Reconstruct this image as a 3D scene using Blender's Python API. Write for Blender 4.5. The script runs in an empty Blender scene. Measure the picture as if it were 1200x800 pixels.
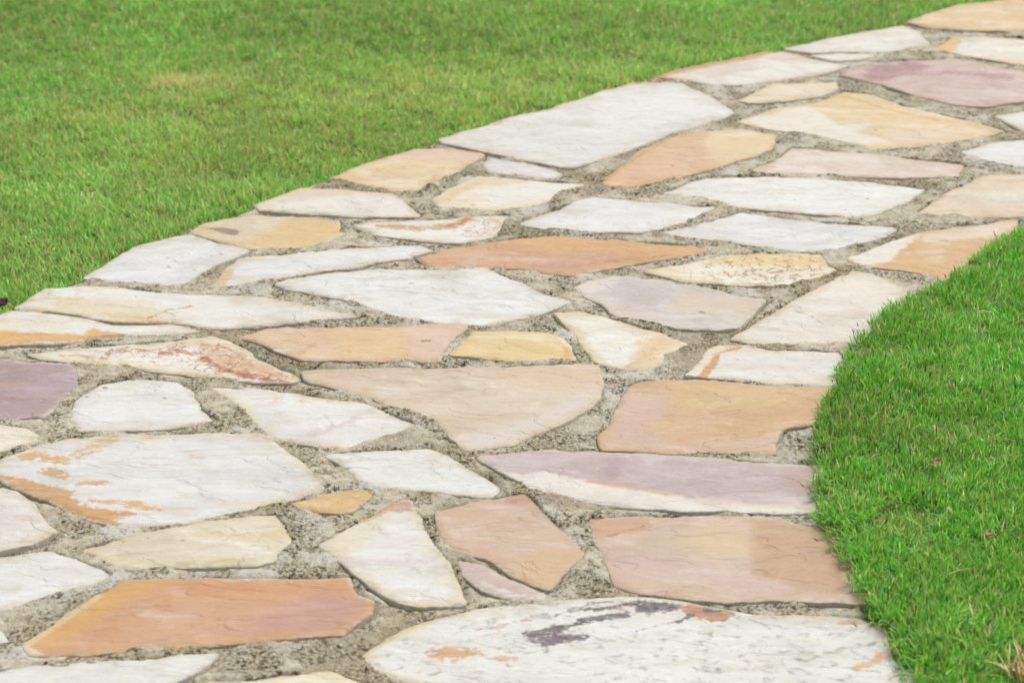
import bpy, math, random
import numpy as np
from mathutils import Vector
from mathutils.geometry import delaunay_2d_cdt

# ------------------------------------------------------------------ camera, world, sun, exposure
SC = bpy.context.scene
COL = SC.collection
CAM_H, PITCH, FPX = 1.5, math.radians(25.0), 2788.0
cam_d = bpy.data.cameras.new('camera'); cam = bpy.data.objects.new('camera', cam_d); COL.objects.link(cam)
cam.location = (0, 0, CAM_H); cam.rotation_euler = (math.pi / 2 - PITCH, 0, 0)
cam_d.sensor_fit = 'HORIZONTAL'; cam_d.sensor_width = 36.0; cam_d.lens = FPX / 1200 * 36
cam_d.clip_start = 0.05; cam_d.clip_end = 2000
cam_d.dof.use_dof = True; cam_d.dof.focus_distance = 3.3; cam_d.dof.aperture_fstop = 6.3
SC.camera = cam

SUN_EL, SUN_AZ = 62.0, 35.0          # azimuth measured from +Y (away from camera) towards +X
W = bpy.data.worlds.new('World'); SC.world = W; W.use_nodes = True
wn = W.node_tree; wn.nodes.clear()
sky = wn.nodes.new('ShaderNodeTexSky'); sky.sky_type = 'NISHITA'; sky.sun_disc = False
sky.sun_elevation = math.radians(SUN_EL); sky.sun_rotation = math.radians(SUN_AZ)
sky.dust_density = 4.0; sky.air_density = 1.0
hs = wn.nodes.new('ShaderNodeHueSaturation'); hs.inputs['Saturation'].default_value = 0.15
bg = wn.nodes.new('ShaderNodeBackground'); bg.inputs['Strength'].default_value = 0.15
wo = wn.nodes.new('ShaderNodeOutputWorld')
wn.links.new(sky.outputs[0], hs.inputs['Color']); wn.links.new(hs.outputs[0], bg.inputs[0]); wn.links.new(bg.outputs[0], wo.inputs[0])
sun_d = bpy.data.lights.new('sun', 'SUN'); sun_d.energy = 1.5; sun_d.angle = math.radians(22); sun_d.color = (1, .98, .945)
sun = bpy.data.objects.new('sun', sun_d); COL.objects.link(sun)
_e, _a = math.radians(SUN_EL), math.radians(SUN_AZ)
sd_ = Vector((math.cos(_e) * math.sin(_a), math.cos(_e) * math.cos(_a), math.sin(_e)))
sun.rotation_euler = sd_.to_track_quat('Z', 'Y').to_euler(); sun.location = sd_ * 20
SC.view_settings.view_transform = 'Standard'; SC.view_settings.look = 'None'
SC.view_settings.exposure = 0.95; SC.view_settings.gamma = 1.0
LIGHT = 2.58                          # how bright a white surface reads under this sky; seen colour / LIGHT = albedo

# ------------------------------------------------------------------ helpers
rng = np.random.default_rng(7); random.seed(7)

def px(x, y):                          # a pixel of the 1200x800 photograph, met with the ground
    dx, dy = (x - 600) / FPX, (400 - y) / FPX
    c, s = math.cos(PITCH), math.sin(PITCH)
    wy, wz = c + dy * s, -s + dy * c
    t = -CAM_H / wz
    return (dx * t, wy * t)

def PX(pts): return np.array([px(*p) for p in pts])

def lin(h, k=None, sat=1.0):
    h = h.lstrip('#'); v = [int(h[i:i + 2], 16) / 255 for i in (0, 2, 4)]
    v = [(c / 12.92 if c <= .04045 else ((c + .055) / 1.055) ** 2.4) / (k or LIGHT) for c in v]
    if k is None: q = 1 - min(v) / max(v); v = [v[0] * (.997 - .03 * q), v[1] * (1.004 + .05 * q), v[2] * .985]; g = v[0] * .3 + v[1] * .6 + v[2] * .1; v = [g + (c - g) * sat for c in v]
    return (min(v[0], .82), min(v[1], .82), min(v[2], .82), 1)

_perm = rng.permutation(512); _gr = rng.normal(size=(512, 2)); _gr /= np.linalg.norm(_gr, axis=1)[:, None]
def perlin(x, y):
    xi, yi = np.floor(x).astype(int), np.floor(y).astype(int); xf, yf = x - xi, y - yi
    def g(ix, iy, fx, fy):
        q = _gr[_perm[(_perm[ix & 511] + iy) & 511]]
        return q[..., 0] * fx + q[..., 1] * fy
    u, v = xf * xf * xf * (xf * (xf * 6 - 15) + 10), yf * yf * yf * (yf * (yf * 6 - 15) + 10)
    a = g(xi, yi, xf, yf) * (1 - u) + g(xi + 1, yi, xf - 1, yf) * u
    b = g(xi, yi + 1, xf, yf - 1) * (1 - u) + g(xi + 1, yi + 1, xf - 1, yf - 1) * u
    return (a * (1 - v) + b * v) * 1.4
def fbm(x, y, s, o=4, off=0.0):
    r, a = 0, 1.0
    for i in range(o):
        r = r + a * perlin(x * s + off + 13.7 * i, y * s - off + 7.1 * i); s *= 2.03; a *= .5
    return r

def seg_dist(P, A, B):
    AB = B - A; L = (AB * AB).sum() + 1e-12
    t = np.clip(((P - A) @ AB) / L, 0, 1)
    return np.hypot(*(P - (A + t[:, None] * AB)).T)
def line_dist(P, pts):
    d = np.full(len(P), 1e9)
    for a, b in zip(pts[:-1], pts[1:]): d = np.minimum(d, seg_dist(P, a, b))
    return d
def inside(P, poly):
    x, y = P.T; r = np.zeros(len(P), bool); n = len(poly)
    for i in range(n):
        (x1, y1), (x2, y2) = poly[i], poly[(i + 1) % n]
        if y1 == y2: continue
        c = ((y1 > y) != (y2 > y)) & (x < (x2 - x1) * (y - y1) / (y2 - y1) + x1)
        r ^= c
    return r
def sdf(P, poly):                      # negative inside
    d = line_dist(P, np.vstack([poly, poly[:1]]))
    return np.where(inside(P, poly), -d, d)
def area(p): return .5 * np.sum(p[:, 0] * np.roll(p[:, 1], -1) - np.roll(p[:, 0], -1) * p[:, 1])

class NT:                              # tiny node-tree writer
    def __init__(s, mat):
        mat.use_nodes = True; s.t = mat.node_tree; s.t.nodes.clear()
    def n(s, kind, **kw):
        nd = s.t.nodes.new('ShaderNode' + kind)
        for k, v in kw.items(): setattr(nd, k, v)
        return nd
    def put(s, sock, v):
        if hasattr(v, 'is_output'): s.t.links.new(v, sock)
        elif v is not None: sock.default_value = v
    def math(s, op, a, b=None, clamp=False):
        nd = s.n('Math', operation=op, use_clamp=clamp); s.put(nd.inputs[0], a); s.put(nd.inputs[1], b); return nd.outputs[0]
    def mix(s, f, a, b, blend='MIX'):
        nd = s.n('Mix', data_type='RGBA', blend_type=blend)
        s.put(nd.inputs[0], f); s.put(nd.inputs[6], a); s.put(nd.inputs[7], b); return nd.outputs[2]
    def ramp(s, v, a, b, lo=0.0, hi=1.0, kind='SMOOTHSTEP'):
        nd = s.n('MapRange', interpolation_type=kind)
        s.put(nd.inputs[0], v); s.put(nd.inputs[1], a); s.put(nd.inputs[2], b); s.put(nd.inputs[3], lo); s.put(nd.inputs[4], hi); return nd.outputs[0]
    def noise(s, vec, scale, detail=4, rough=.55, dist=0.0):
        nd = s.n('TexNoise'); s.put(nd.inputs['Vector'], vec); s.put(nd.inputs['Scale'], scale)
        nd.inputs['Detail'].default_value = detail; nd.inputs['Roughness'].default_value = rough; nd.inputs['Distortion'].default_value = dist
        return nd.outputs['Fac']
    def voro(s, vec, scale, feature='F1'):
        nd = s.n('TexVoronoi', feature=feature); s.put(nd.inputs['Vector'], vec); s.put(nd.inputs['Scale'], scale); return nd
    def mapping(s, vec, loc=(0, 0, 0), rz=0, scl=(1, 1, 1)):
        nd = s.n('Mapping'); s.put(nd.inputs[0], vec); nd.inputs[1].default_value = loc; nd.inputs[2].default_value = (0, 0, rz); nd.inputs[3].default_value = scl
        return nd.outputs[0]
    def attr(s, name): return s.n('Attribute', attribute_name=name)
    def bump(s, h, strength, dist, normal=None):
        nd = s.n('Bump'); nd.inputs['Strength'].default_value = strength; nd.inputs['Distance'].default_value = dist
        s.put(nd.inputs['Height'], h); s.put(nd.inputs['Normal'], normal); return nd.outputs[0]
    def principled(s, col, rough, normal=None, spec=.35):
        b = s.n('BsdfPrincipled'); s.put(b.inputs['Base Color'], col); s.put(b.inputs['Roughness'], rough)
        b.inputs['Specular IOR Level'].default_value = spec; s.put(b.inputs['Normal'], normal)
        return b
    def out(s, sh):
        o = s.n('OutputMaterial'); s.t.links.new(sh, o.inputs[0])

def mesh_obj(name, verts, faces, mat, parent=None, smooth=True):
    me = bpy.data.meshes.new(name); me.from_pydata([tuple(v) for v in verts], [], faces); me.update()
    if smooth: me.polygons.foreach_set('use_smooth', [True] * len(me.polygons))
    if mat: me.materials.append(mat)
    o = bpy.data.objects.new(name, me); COL.objects.link(o)
    if parent: o.parent = parent
    return o
def set_attr(me, name, vals, kind='FLOAT'):
    a = me.attributes.new(name, kind, 'POINT')
    a.data.foreach_set('value' if kind == 'FLOAT' else ('vector' if kind == 'FLOAT_VECTOR' else 'color'), np.ascontiguousarray(vals, dtype=np.float32).ravel())
def tag(o, label, cat=None, kind=None, group=None):
    if label: o['label'] = label
    if cat: o['category'] = cat
    if kind: o['kind'] = kind
    if group: o['group'] = group

# ------------------------------------------------------------------ layout of the path
LEFT = [(0, 370), (16, 362), (54, 340), (98, 330), (135, 302), (207, 277), (224, 267), (240, 260), (275, 253), (300, 242), (317, 234), (352, 221),
        (386, 210), (440, 188), (485, 176), (516, 165), (557, 150), (600, 137), (650, 126), (705, 107), (740, 98), (767, 91), (825, 76), (896, 61),
        (919, 59), (1012, 38), (1060, 30), (1087, 17), (1125, 7), (1181, 0)]
RIGHT = [(1200, 272), (1165, 290), (1130, 318), (1100, 336), (1075, 350), (1040, 370), (1010, 395), (994, 415), (986, 440), (974, 465), (964, 490), (958, 515), (955, 545),
         (958, 575), (963, 605), (974, 635), (990, 668), (1006, 702), (1027, 738), (1051, 770), (1068, 800)]
L_w, R_w = PX(LEFT), PX(RIGHT)
# the path goes on beyond the frame in the same direction at both ends
l_near = np.array([[-1.30, 2.35], [-1.05, 2.78], [-0.86, 3.10]]); l_far = np.array([[1.40, 5.22], [1.95, 5.62], [2.75, 6.05], [3.7, 6.40]])
r_far = np.array([[3.9, 5.05], [3.0, 4.85], [2.1, 4.55], [1.35, 4.12]]); r_near = np.array([[0.42, 2.05], [0.44, 1.75], [0.36, 1.35]])
PATH = np.vstack([l_near, L_w, l_far, r_far, R_w, r_near, [[-1.62, 1.35], [-1.5, 1.9]]])

def lawn_z(P):
    d = sdf(P, PATH)
    right = (P[:, 0] > np.interp(P[:, 1], [1.0, 2.05, 2.6, 3.2, 3.6, 4.1, 4.6, 5.05, 9], [0.0, .1, .1, .1, .35, .9, 1.7, 3.5, 3.6])).astype(float)
    near = np.exp(-(np.hypot(P[:, 0], P[:, 1] - 3.5) / 9) ** 2)
    top = np.where(right > 0, .013, -.018) + .010 * fbm(P[:, 0], P[:, 1], 2.1, 3) * near + .004 * fbm(P[:, 0], P[:, 1], 9, 2) * near
    t = np.clip((d + np.where(right > 0, .023, .03)) / np.where(right > 0, .03, .04), 0, 1); t = t * t * (3 - 2 * t)
    return (1 - t) * -.055 + t * top, d

# ------------------------------------------------------------------ ground: the lawn sheet
def mat_lawn():
    m = bpy.data.materials.new('turf_soil'); t = NT(m); co = t.n('TexCoord').outputs['Object']
    n1 = t.noise(co, 3.0, 4); n2 = t.noise(co, 220.0, 4, .7)
    c = t.mix(t.ramp(n2, .35, .65), lin('#7f9446'), lin('#a6b86a')); c = t.mix(t.ramp(n1, .5, .75, 0, .4), c, lin('#b3ab78'))
    t.out(t.principled(c, .9, t.bump(n2, .8, .01), .1).outputs[0]); return m
xs = np.concatenate([[-900, -300, -90, -30, -12, -7], np.arange(-4.5, 5.51, .05), [8, 14, 35, 100, 320, 900]])
ys = np.concatenate([[-900, -300, -80, -20, -6, -2, 0], np.arange(.8, 9.01, .05), [11, 16, 30, 80, 300, 900]])
gx, gy = np.meshgrid(xs, ys); P = np.column_stack([gx.ravel(), gy.ravel()]); gz, _ = lawn_z(P)
nx, ny = len(xs), len(ys)
lawn = mesh_obj('lawn', np.column_stack([P, gz]), [(j * nx + i, j * nx + i + 1, (j + 1) * nx + i + 1, (j + 1) * nx + i) for j in range(ny - 1) for i in range(nx - 1)], mat_lawn())
tag(lawn, None, None, 'structure')

# ------------------------------------------------------------------ the flagstones: outline in photo pixels, colours, stains
# stain: (kind, colour, points, half width mm, softness mm, ragged mm, break-up 0..1, opacity)  kind L = line, P = area
WHT, COOL, CREAM, WARM, GREY = ('#ebe8e1', '#e4e0d8'), ('#e9e8e6', '#dfdedd'), ('#ece2d2', '#e6d6be'), ('#e6dccf', '#dccbb8'), ('#dcd6cd', '#d2c8bd')
STONES = [
 ('cream stone streaked with yellow along the grass, crack below it', [(17,361),(54,340),(100,336),(132,337),(180,342),(225,346),(300,350),(360,361),(414,372),(375,376),(300,383),(247,386),(200,378),(132,377),(92,369),(50,364)], WHT, 8,
  [('P','#e2c68f',[(60,352),(115,350),(165,355),(190,365),(165,376),(132,376),(90,366),(55,362)],0,45,14,0,.55),('L','#dcb675',[(120,368),(150,374),(185,376)],9,14,8,0,.6),('L','#c4893f',[(174,373),(195,365),(228,360)],2.5,4,4,0,.9),('L','#b9854c',[(178,378),(206,379)],3,4,3,0,.8),('L','#d9a978',[(22,356),(50,350),(95,351)],3,8,5,.4,.6)], '#e0c09a'),
 ('cream stone with an orange band along its lower edge, cracked off the one above', [(-90,395),(-40,378),(0,370),(15,364),(50,366),(92,372),(130,380),(200,381),(243,388),(190,392),(125,397),(60,403),(0,406),(-85,416)], WHT, 5,
  [('P','#dda357',[(-95,399),(0,389),(60,391),(100,392),(104,384),(112,381),(122,388),(150,394),(125,397),(60,401),(0,407),(-90,420)],0,9,6,0,.9),('L','#a3705c',[(104,396),(125,394),(146,394)],5,7,6,.2,.9),('L','#ecd9b8',[(-80,388),(0,384),(60,385)],12,22,8,0,.5)], '#dcb98c'),
 ('rounded grey-white stone with a hairline crack against the lawn', [(100,325),(135,303),(160,290),(207,278),(222,276),(240,281),(257,287),(291,294),(262,307),(237,320),(221,334),(195,336),(140,330)], COOL, 20,
  [('L','#8d877e',[(196,303),(215,313),(234,321)],.6,1.5,2,0,.8),('L','#8a6f52',[(258,299),(262,300)],2,3,2,0,.8),('L','#c9c1b8',[(160,290),(205,284),(240,283)],8,18,8,.3,.6),('L','#77706a',[(197,314),(199,316)],2,3,2,0,.7)], '#d9ccba'),
 ('ochre stone with a dark brown hollow near the lawn', [(222,271),(240,261),(275,254),(300,252),(360,256),(395,259),(396,270),(405,272),(382,285),(325,292),(298,292),(260,284),(234,275)], ('#e0d2bd','#d9c6a8'), 6,
  [('P','#e0b97e',[(330,257),(398,260),(404,272),(382,285),(325,293),(262,285),(290,281),(315,270)],0,30,12,0,.85),('P','#8a7157',[(238,266),(262,266),(284,271),(276,276),(258,272)],0,7,4,0,.9),('L','#a8814f',[(255,267),(280,272)],2,4,3,0,.6)], '#d9b784'),
 ('long white stone with a buff upper rim at the lawn edge', [(300,242),(317,235),(352,222),(405,223),(460,228),(475,240),(489,253),(425,254),(350,250),(304,247)], WARM, 4,
  [('P','#eae6df',[(325,240),(400,231),(462,232),(486,252),(400,252),(330,246)],0,30,10,0,.8),('L','#e0bb8c',[(330,230),(355,223),(420,226)],6,12,5,.3,.6),('L','#9c8e86',[(362,244),(370,244)],2,4,2,0,.5)], '#e2c39c'),
 ('tan stone banded pink and yellow at the lawn edge', [(387,209),(440,188),(485,176),(517,174),(565,182),(535,200),(490,224),(472,224),(450,220),(412,213)], ('#e9d3b3','#e2c39a'), 0,
  [('P','#dfbfae',[(470,186),(485,175),(517,173),(566,182),(550,191),(500,187)],0,14,6,0,.85),('L','#d6ab6d',[(430,200),(480,196),(535,197)],3,8,4,.2,.6),('L','#e8d6c6',[(440,210),(490,214)],9,20,6,0,.6),('L','#caa56d',[(450,207),(520,205)],2,5,4,.2,.5),('L','#6d5440',[(508,208),(511,208)],2,2,1,0,.9)], '#d7a878'),
 ('largest white stone beside the lawn, smooth and five-sided', [(516,165),(557,151),(600,138),(650,127),(660,122),(705,108),(740,98),(799,97),(836,116),(861,132),(825,147),(787,158),(761,167),(715,184),(672,196),(655,195),(575,180),(522,168)], ('#e3e1dc','#d9d6d0'), 15,
  [('L','#d5a98a',[(725,103),(740,99),(775,98)],4,8,4,.3,.7),('L','#bd8d74',[(580,147),(588,143)],5,7,4,.2,.7),('P','#ece9e4',[(700,120),(800,110),(840,130),(760,155),(690,150)],0,60,20,0,.7),('L','#c9c3bb',[(735,140),(760,133)],5,12,8,.5,.5)], '#dfc6aa'),
 ('small lavender-white wedge below the large white stone', [(567,192),(577,185),(605,190),(640,197),(657,204),(650,209),(620,208),(575,202)], ('#e4e0e2','#d9d2d4'), 0, [('L','#e3d2bb',[(580,199),(630,206)],4,10,4,0,.6)], '#d8c3a9'),
 ('creamy stone with a buff left end, five-sided', [(505,233),(525,221),(560,207),(605,210),(686,216),(660,224),(637,240),(582,246),(517,242)], CREAM, 10,
  [('P','#e0bd92',[(508,234),(560,209),(575,212),(540,226),(520,240)],0,14,6,0,.75),('P','#eae7e0',[(560,222),(620,213),(670,216),(640,232),(570,240)],0,30,10,0,.8),('L','#8b857d',[(553,239),(556,239)],2,2,1,0,.8)], '#dcbf98'),
 ('thin white stone with brown swirling veins', [(415,264),(450,261),(525,257),(562,252),(598,250),(590,266),(574,277),(540,284),(495,281),(450,277),(427,271)], ('#ece9e2','#e6e0d5'), -3,
  [('L','#cf9a66',[(448,265),(490,268),(530,265),(550,256)],10,7,8,.25,.9),('L','#a9694a',[(520,265),(538,262),(550,255)],4,4,6,.5,.8),('L','#bd8350',[(545,270),(575,272),(560,275)],3,4,6,.5,.7),('L','#d3a26d',[(577,255),(588,262),(578,268)],6,6,8,.6,.7),('P','#a8663e',[(520,262),(560,253),(596,252),(585,268),(560,278),(530,276)],0,10,8,2,.7)], '#d9c3a0'),
 ('long terracotta stone with pointed ends', [(487,300),(525,292),(570,285),(600,281),(650,277),(700,280),(750,284),(807,288),(828,294),(800,300),(725,313),(668,323),(637,320),(616,314),(580,312),(520,313),(496,307)], ('#d8aa88','#cf9a78'), 4,
  [('P','#dcaa72',[(600,280),(650,276),(750,284),(828,294),(790,300),(700,296),(620,292)],0,22,8,0,.75),('P','#cd9c86',[(580,305),(660,304),(720,309),(668,324),(630,320)],0,22,8,0,.7),('L','#b97a5b',[(655,315),(710,308),(780,300)],4,8,6,.3,.6),('L','#d9a994',[(500,300),(560,295)],14,24,8,0,.5)], '#d6a067'),
 ('thin white stone tapering to an ochre tip', [(246,336),(266,315),(283,304),(330,299),(405,292),(490,287),(508,293),(480,301),(440,307),(413,315),(362,321),(315,329),(272,336)], COOL, 8,
  [('P','#d7ab74',[(246,336),(262,318),(275,312),(270,328),(262,336)],0,8,4,.1,.8),('L','#dcc3a4',[(268,316),(284,306),(310,303)],4,9,4,.2,.6),('L','#b9afa6',[(360,318),(410,312)],2,5,5,.4,.5),('L','#a08e84',[(360,314),(366,315)],2,3,2,0,.6)], '#dcc6a8'),
 ('large smooth white stone with a grooved surface', [(323,333),(340,329),(400,320),(442,316),(487,317),(532,317),(565,315),(577,320),(600,329),(635,345),(668,354),(650,361),(600,374),(570,381),(547,380),(515,378),(475,371),(445,365),(420,356),(400,350),(370,345),(336,338)], ('#ebeae7','#e2e0dc'), 3,
  [('L','#cfc9c3',[(400,336),(470,338),(560,345),(620,352)],2,5,8,.5,.6),('L','#c9bfb6',[(430,328),(520,326)],3,8,8,.5,.5),('L','#d8d0c6',[(520,362),(600,358)],4,10,10,.5,.5),('L','#7b746c',[(480,333),(484,333)],2,2,1,0,.7)], '#d9c9b3'),
 ('pinkish tan stone below the large white one', [(283,396),(300,391),(315,387),(400,384),(460,385),(500,383),(547,383),(540,391),(525,402),(513,423),(495,424),(425,423),(355,421),(325,410),(300,398)], ('#e5c8ad','#dfbd9c'), 12,
  [('P','#e6c08e',[(390,388),(450,386),(490,400),(470,420),(400,420)],0,40,12,0,.6),('P','#e0c6b6',[(480,385),(545,384),(515,420),(490,420)],0,25,8,0,.7),('L','#b0664d',[(495,401),(508,400)],3,4,4,.2,.9),('L','#c79b72',[(352,414),(370,402)],3,6,5,.3,.5),('L','#d5a27c',[(385,422),(480,423)],3,6,3,.2,.6)], '#d3a77e'),
 ('small yellow-ochre stone, five-sided', [(528,416),(555,390),(600,389),(640,391),(660,397),(670,407),(676,422),(650,424),(600,423),(550,418)], ('#ead2a6','#e5c48c'), 0,
  [('L','#ece2d2',[(655,394),(671,408),(677,422)],3,4,3,0,.9),('L','#dba661',[(656,402),(666,412),(662,422)],5,10,4,.2,.7),('L','#efdfc0',[(560,396),(630,396)],6,14,6,0,.6)], '#e0b775'),
 ('white three-cornered stone fading to orange on its side', [(651,367),(682,367),(717,373),(740,380),(775,390),(804,404),(790,410),(776,415),(773,429),(755,435),(720,431),(702,426),(685,407),(671,387)], ('#eeeae2','#e9dfd0'), -15,
  [('P','#e0be94',[(745,400),(775,392),(805,404),(775,416),(772,432),(735,432)],0,22,10,.1,.85),('L','#dfc59f',[(675,385),(690,410),(706,426)],6,12,5,.2,.7),('L','#d9a977',[(735,430),(760,415),(778,398)],4,10,6,.3,.5)], '#dfbf96'),
 ('worn lavender-grey stone with frayed mortar edges', [(674,336),(690,328),(720,323),(740,325),(785,331),(825,338),(865,347),(895,353),(887,362),(872,375),(864,384),(840,386),(795,384),(765,379),(720,370),(708,357),(684,346)], ('#d8ccc6','#cfc0b8'), -8,
  [('P','#c5b7b8',[(725,328),(780,334),(790,352),(740,360),(722,345)],0,30,12,.1,.7),('P','#dac3ab',[(800,342),(892,353),(870,372),(820,368),(780,362)],0,26,14,.2,.7),('L','#e4d8c4',[(678,336),(705,330),(720,325)],8,14,7,.3,.7),('L','#dccdb8',[(712,358),(730,370),(770,378)],7,12,8,.3,.7),('L','#dcd5c8',[(850,365),(862,384)],12,12,10,.5,.6),('L','#6f6764',[(818,365),(828,369)],1.5,3,3,.4,.7)], '#d8c6b0'),
 ('white stone crackled with rusty ochre veins', [(756,320),(795,312),(830,303),(860,298),(910,297),(960,298),(968,308),(983,317),(960,325),(927,334),(867,335),(800,330)], ('#eee7da','#e9ddc6'), 0,
  [('P','#e2c181',[(820,307),(860,298),(960,298),(968,306),(940,313),(880,311)],0,14,10,.35,.8),('P','#b06f38',[(815,312),(850,300),(960,298),(980,317),(950,328),(880,334),(825,328)],0,20,10,2,.9),('P','#7d4a2c',[(865,318),(950,312),(975,318),(950,330),(880,334)],0,20,10,2,.9)], '#dcb67a'),
 ('flat white stone, kite-shaped, faintly grey-streaked', [(774,272),(815,265),(845,257),(869,250),(907,255),(967,262),(1055,267),(1033,277),(1007,283),(980,291),(940,294),(883,287),(857,282),(800,277)], COOL, -4,
  [('L','#c5bfbc',[(880,267),(905,265),(930,268)],2,5,6,.5,.6),('L','#d8cfcb',[(800,272),(860,274)],8,16,6,0,.6),('L','#cfc8c4',[(930,288),(1000,280)],4,9,8,.4,.6)], '#dccdb8'),
 ('plain white four-sided stone above the terracotta one', [(611,262),(632,252),(675,237),(695,232),(750,237),(841,244),(820,254),(775,266),(750,272),(700,271),(640,267)], ('#e9e7e6','#e1dedd'), 2,
  [('L','#dccbb4',[(612,262),(640,251),(675,239)],4,9,4,.2,.5),('L','#d4cfcd',[(660,252),(760,250)],8,20,10,.2,.4)], '#dfd0ba'),
 ('long white stone with a dark speck, below the pink slab', [(777,225),(800,217),(830,209),(860,208),(900,207),(943,209),(1013,214),(1083,222),(1060,238),(1027,251),(1000,254),(933,249),(867,242),(820,230)], ('#ebe9e4','#e3dfd8'), 2,
  [('L','#6b625c',[(1016,233),(1018,234)],2.2,2,1,0,.95),('L','#b9aa98',[(914,222),(917,222)],3,4,2,0,.7),('L','#d3c9be',[(840,225),(920,228)],3,7,8,.5,.6),('L','#8f877f',[(990,247),(993,247)],1.5,2,1,0,.8)], '#decdb2'),
 ('narrow pale pink slab with a straight upper edge', [(883,197),(910,188),(928,173),(967,177),(1033,183),(1131,194),(1122,207),(1033,207),(943,203),(884,203)], ('#e6d4c8','#dfc9bb'), -4,
  [('L','#d9a98f',[(886,199),(905,194)],5,8,4,.2,.7),('L','#d5b3a5',[(960,196),(1060,200)],5,12,6,.2,.5),('L','#e8ddd0',[(940,182),(1060,190)],8,16,6,0,.6)], '#d9b597'),
 ('beige four-sided stone entering the right lawn side', [(1074,248),(1113,226),(1157,206),(1200,205),(1300,210),(1330,240),(1290,256),(1200,252),(1085,252)], ('#ead9c3','#e2cbb0'), 0,
  [('P','#e9e2d7',[(1160,225),(1230,220),(1230,240),(1150,240)],0,30,10,0,.6),('L','#dcb893',[(1100,245),(1200,248)],5,12,5,0,.6)], '#dcb68c'),
 ('orange and white stone half hidden by the tall grass', [(993,303),(1033,288),(1077,274),(1113,266),(1167,261),(1190,258),(1185,285),(1140,312),(1112,328),(1087,321),(1027,313),(1001,308)], ('#ddb68b','#d8aa7a'), 25,
  [('P','#ebe4da',[(990,303),(1033,286),(1078,273),(1070,283),(1055,292),(1045,305),(1020,313)],0,7,5,0,.95),('P','#e7d8c6',[(1082,275),(1125,265),(1192,258),(1180,275),(1110,283),(1082,283)],0,14,8,.1,.8),('L','#d39a5b',[(1028,309),(1070,312),(1090,318)],6,10,5,.2,.6),('L','#b98458',[(1102,282),(1112,281)],1.5,2,2,.2,.7)], '#d9a76f'),
 ('cream stone with a grey hairline crack, its corner in the right lawn', [(858,397),(890,378),(925,357),(960,338),(1000,321),(1020,323),(1060,341),(1060,362),(1030,385),(1000,402),(985,401),(940,402),(880,401)], ('#ece7de','#e4dacd'), 10,
  [('L','#9a8d80',[(930,364),(950,371),(965,381),(980,383)],.7,1.6,2,0,.85),('L','#dcc09b',[(860,396),(900,373),(928,358)],4,9,4,.2,.7),('L','#d9c4aa',[(928,360),(945,366)],6,9,5,.3,.6),('P','#e8dccd',[(985,330),(1045,338),(1020,350),(980,345)],0,25,8,0,.6)], '#dcc09a'),
 ('white stone with a bent orange vein at its end', [(805,441),(830,411),(842,405),(875,406),(912,410),(984,411),(990,430),(982,452),(950,450),(900,449),(845,444)], ('#ebe7e2','#e4ddd6'), 0,
  [('L','#cc9152',[(865,406),(848,410),(838,413),(837,424),(829,434),(822,443)],6.5,3.5,2.5,0,.95),('P','#ead9bd',[(829,411),(845,405),(862,406),(845,411),(830,424),(812,441),(804,442)],0,5,3,0,.8),('L','#ddcfca',[(870,430),(950,432)],8,20,8,.1,.6)], '#dfc9a6'),
 ('broad tan stone, its corner crumbled by the right lawn', [(735,452),(752,445),(815,446),(900,452),(975,453),(975,470),(962,490),(950,498),(916,502),(906,519),(908,533),(840,529),(780,528),(706,526),(703,511),(717,498),(728,470)], ('#dcb793','#d5aa84'), 10,
  [('P','#d5b8ab',[(733,458),(775,462),(780,480),(760,505),(790,520),(780,528),(706,526),(717,497)],0,26,10,0,.8),('P','#dfba8b',[(790,448),(900,454),(960,458),(900,480),(800,480)],0,40,12,0,.6),('P','#d2b2a2',[(780,522),(850,520),(910,510),(908,533),(820,530)],0,14,8,0,.7),('L','#7a5b42',[(838,462),(858,472)],.7,1.3,2,.1,.7),('L','#c79a6f',[(860,500),(960,470)],16,30,12,.2,.5),('L','#cbb199',[(903,485),(930,482)],7,10,8,.5,.5)], '#cda578'),
 ('largest beige stone in mid path, smooth and wide', [(355,433),(450,431),(525,432),(600,430),(650,428),(699,430),(705,450),(702,468),(690,480),(662,496),(635,506),(610,516),(598,522),(570,526),(546,529),(531,515),(511,493),(470,479),(435,464),(400,456),(358,445)], ('#dfcbb8','#d8c2ae'), 10,
  [('P','#ddbf9f',[(600,431),(700,431),(705,450),(690,462),(620,455),(560,447)],0,40,16,0,.65),('P','#e1d5cf',[(555,512),(640,482),(695,455),(702,468),(635,506),(575,527),(548,528)],0,28,10,0,.75),('P','#d9baa2',[(375,434),(450,433),(440,447),(400,453),(365,446)],0,30,10,0,.5),('L','#c2ab95',[(505,470),(520,462),(545,455)],2,5,6,.5,.5),('L','#cfb7a1',[(540,495),(620,488)],10,22,10,.2,.5)], '#d0b18e'),
 ('lavender slab with a white lower border', [(563,537),(590,532),(625,529),(695,529),(750,532),(820,537),(890,543),(965,546),(968,575),(966,600),(900,599),(805,596),(725,591),(682,585),(650,579),(623,573),(612,564),(598,558)], ('#cab7b5','#c1aaaa'), -4,
  [('P','#ece4da',[(560,550),(608,556),(640,553),(680,563),(720,570),(790,578),(830,588),(960,597),(966,606),(800,604),(680,592),(615,572)],0,9,5,0,.95),('L','#dba877',[(690,565),(730,571),(790,579)],3,7,4,.2,.8),('L','#ecdcc4',[(820,585),(890,592),(955,594)],6,14,6,.2,.7),('P','#d3bfc3',[(575,537),(640,531),(690,533),(650,548),(600,553)],0,20,8,0,.7),('L','#a98a96',[(720,540),(712,560)],8,16,8,.2,.5),('L','#b0949d',[(790,545),(930,560)],10,26,12,.2,.5),('P','#c6a596',[(915,550),(970,548),(970,575),(935,580)],0,24,8,0,.6)], '#d6c0a8'),
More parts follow.
